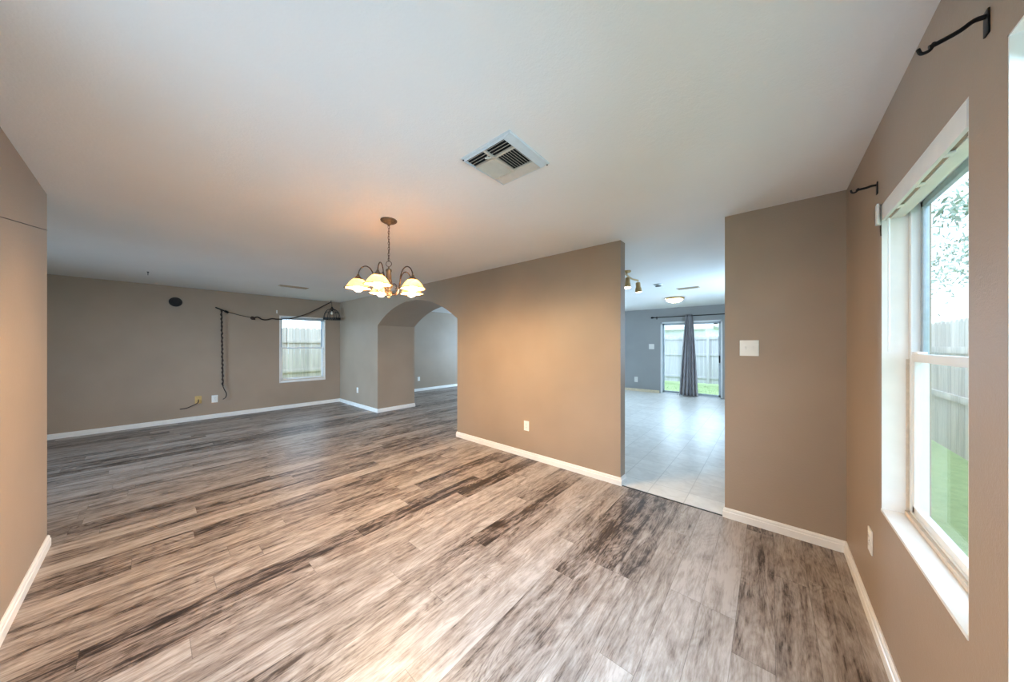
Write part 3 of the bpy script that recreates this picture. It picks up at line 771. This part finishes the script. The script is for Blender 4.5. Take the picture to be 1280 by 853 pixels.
# ------------------------------------------------------------------ outside
bm = bmesh.new(); box(bm, -60, 60, -60, 60, -.4, -.12)
g = link('lawn', bm, M_grass); g['kind'] = 'structure'; g['label'] = 'green lawn outside the windows'
def fence(name, axis, p, a0, a1, zt, label, mat, side, rails=(.25, .95, 1.5), zb=-.1):
    t = thing(name, label, 'fence', (0, 0, 0))
    b = bmesh.new(); n = int((a1-a0)/.14); rnd = random.Random(int(abs(p)*10))
    for k in range(n):
        u0 = a0+k*.14; u1 = u0+.134; z1 = zt+rnd.uniform(-.012, .012); q0 = p; q1 = p+.016
        pts = [(u0, zb), (u1, zb), (u1, z1-.04), (u1-.03, z1), (u0+.03, z1), (u0, z1-.04)]
        f0 = [b.verts.new((q0, u, z) if axis == 'x' else (u, q0, z)) for u, z in pts]
        f1 = [b.verts.new((q1, u, z) if axis == 'x' else (u, q1, z)) for u, z in pts]
        b.faces.new(f0); b.faces.new(f1[::-1])
        for i in range(6): b.faces.new((f0[i], f0[(i+1) % 6], f1[(i+1) % 6], f1[i]))
    link('picket_panel', b, mat, t)
    rp0, rp1 = (p+.016, p+.054) if side > 0 else (p-.038, p)
    for z in rails:
        q = (rp0, rp1, a0, a1, z, z+.09) if axis == 'x' else (a0, a1, rp0, rp1, z, z+.09)
        one('rail', mat, t, q, r=.004)
    u = a0+.9
    while u < a1:
        q = (rp0+.038*side, rp1+.05*side) if side > 0 else (rp0-.05, rp1-.038)
        q = (q[0], q[1], u, u+.09, zb, zt-.05) if axis == 'x' else (u, u+.09, q[0], q[1], zb, zt-.05)
        one('post', mat, t, q, r=.004); u += 2.4
    return t
fence('wood_fence', 'x', 1.95, 2.6, 13.4, 1.74, 'pale board fence outside the near right window', M_fenceY, -1, (.62, 1.28))
fence('wood_fence', 'x', -10.2, -2, 7.5, 1.88, 'pale board fence outside the small far window', M_fenceY, 1, (.62, 1.45), -.1)
fence('wood_fence', 'y', 13.5, -7.5, 1.9, 1.72, 'pale board fence behind the patio door', M_fenceX, -1, (.12, .98, 1.60), -.05)
# grass blades near the windows
for nb, xr, yr_, lb in ((6000, (-4.2, .6), (9.9, 13.2), 'short green grass blades in the back yard'),):
    b = bmesh.new()
    for k in range(nb):
        h_ = random.uniform(.02, .05); a = random.uniform(0, 2*PI); l = Vector((math.cos(a), math.sin(a), 0))*.003
        t = Vector((random.uniform(-.015, .015), random.uniform(-.015, .015), h_)); p = Vector((random.uniform(*xr), random.uniform(*yr_), -.12))
        b.faces.new([b.verts.new(p-l), b.verts.new(p+l), b.verts.new(p+t)])
    tag(link('grass_blades', b, M_blade), lb, 'grass', kind='stuff')
# tree
def tree(x, y, h_, rad, label, n=1500, seed=1):
    rnd = random.Random(seed)
    t = thing('leafy_tree', label, 'tree', (x, y, -.12))
    b = bmesh.new(); tube(b, [(0, 0, 0), (.03, .02, h_*.3), (0, .05, h_*.6)], [.12, .09, .05], 10)
    for k in range(9):
        a = rnd.uniform(0, 2*PI); z0_ = h_*rnd.uniform(.3, .6); e = Vector((math.cos(a)*rad*.75, math.sin(a)*rad*.75, z0_+rad*.6))
        tube(b, smooth_pts([(0, .03, z0_), e*.5+Vector((0, 0, z0_*.5)), e], 3), [.035-.004*i for i in range(7)], 6)
    link('trunk', b, M_bark, t, True)
    b = bmesh.new()
    cl = [Vector((rnd.gauss(0, .5)*rad, rnd.gauss(0, .5)*rad, h_*.68+rnd.gauss(0, .28)*rad)) for _ in range(26)]
    for k in range(n):
        c = rnd.choice(cl); p = c+Vector((rnd.gauss(0, .16), rnd.gauss(0, .16), rnd.gauss(0, .13)))*rad
        a = Vector((rnd.uniform(-1, 1), rnd.uniform(-1, 1), rnd.uniform(-1, 1))).normalized(); c2 = a.orthogonal().normalized()
        s = rnd.uniform(.03, .06)
        b.faces.new([b.verts.new(p-a*s), b.verts.new(p+c2*s*.45), b.verts.new(p+a*s), b.verts.new(p-c2*s*.45)])
    link('foliage', b, M_leaf, t)
tree(4.6, 11.0, 5.2, 1.9, 'leafy tree behind the side fence seen through the near window', 9000, 3)
tree(3.2, 5.0, 4.6, 1.3, 'loose leafy tree overhanging the side fence close to the near window', 5000, 5)
# neighbour houses
def house(x0, x1, y0, y1, hw, hr, ridge, label):
    t = thing('neighbour_house', label, 'house', ((x0+x1)/2, (y0+y1)/2, -.12)); cx_, cy_ = (x0+x1)/2, (y0+y1)/2
    b = bmesh.new(); a, c = (x1-x0)/2, (y1-y0)/2
    nlap = int(hw/.2)
    for k in range(nlap): bbox(b, -a-.012, a+.012, -c-.012, c+.012, k*.2, k*.2+.195, r=.01, seg=1)
    box(b, -a, a, -c, c, 0, hw); link('siding', b, M_siding, t)
    b = bmesh.new(); o = .4
    if ridge == 'x': pts = [(-a-o, -c-o, hw), (-a-o, c+o, hw), (-a-o, 0, hr), (a+o, -c-o, hw), (a+o, c+o, hw), (a+o, 0, hr)]
    else: pts = [(-a-o, -c-o, hw), (a+o, -c-o, hw), (0, -c-o, hr), (-a-o, c+o, hw), (a+o, c+o, hw), (0, c+o, hr)]
    v = [b.verts.new(p) for p in pts]
    for f in ((0, 1, 2), (3, 5, 4), (0, 2, 5, 3), (1, 4, 5, 2), (0, 3, 4, 1)): b.faces.new([v[i] for i in f])
    link('roof', b, M_roof, t)
    b = bmesh.new(); bbox(b, -a-o, a+o, -c-o-.02, -c-o, hw-.16, hw+.02, r=.01); link('fascia', b, M_siding, t)
house(-9.5, -2.6, 19, 25, 2.5, 4.6, 'x', 'pale neighbour house behind the back fence')
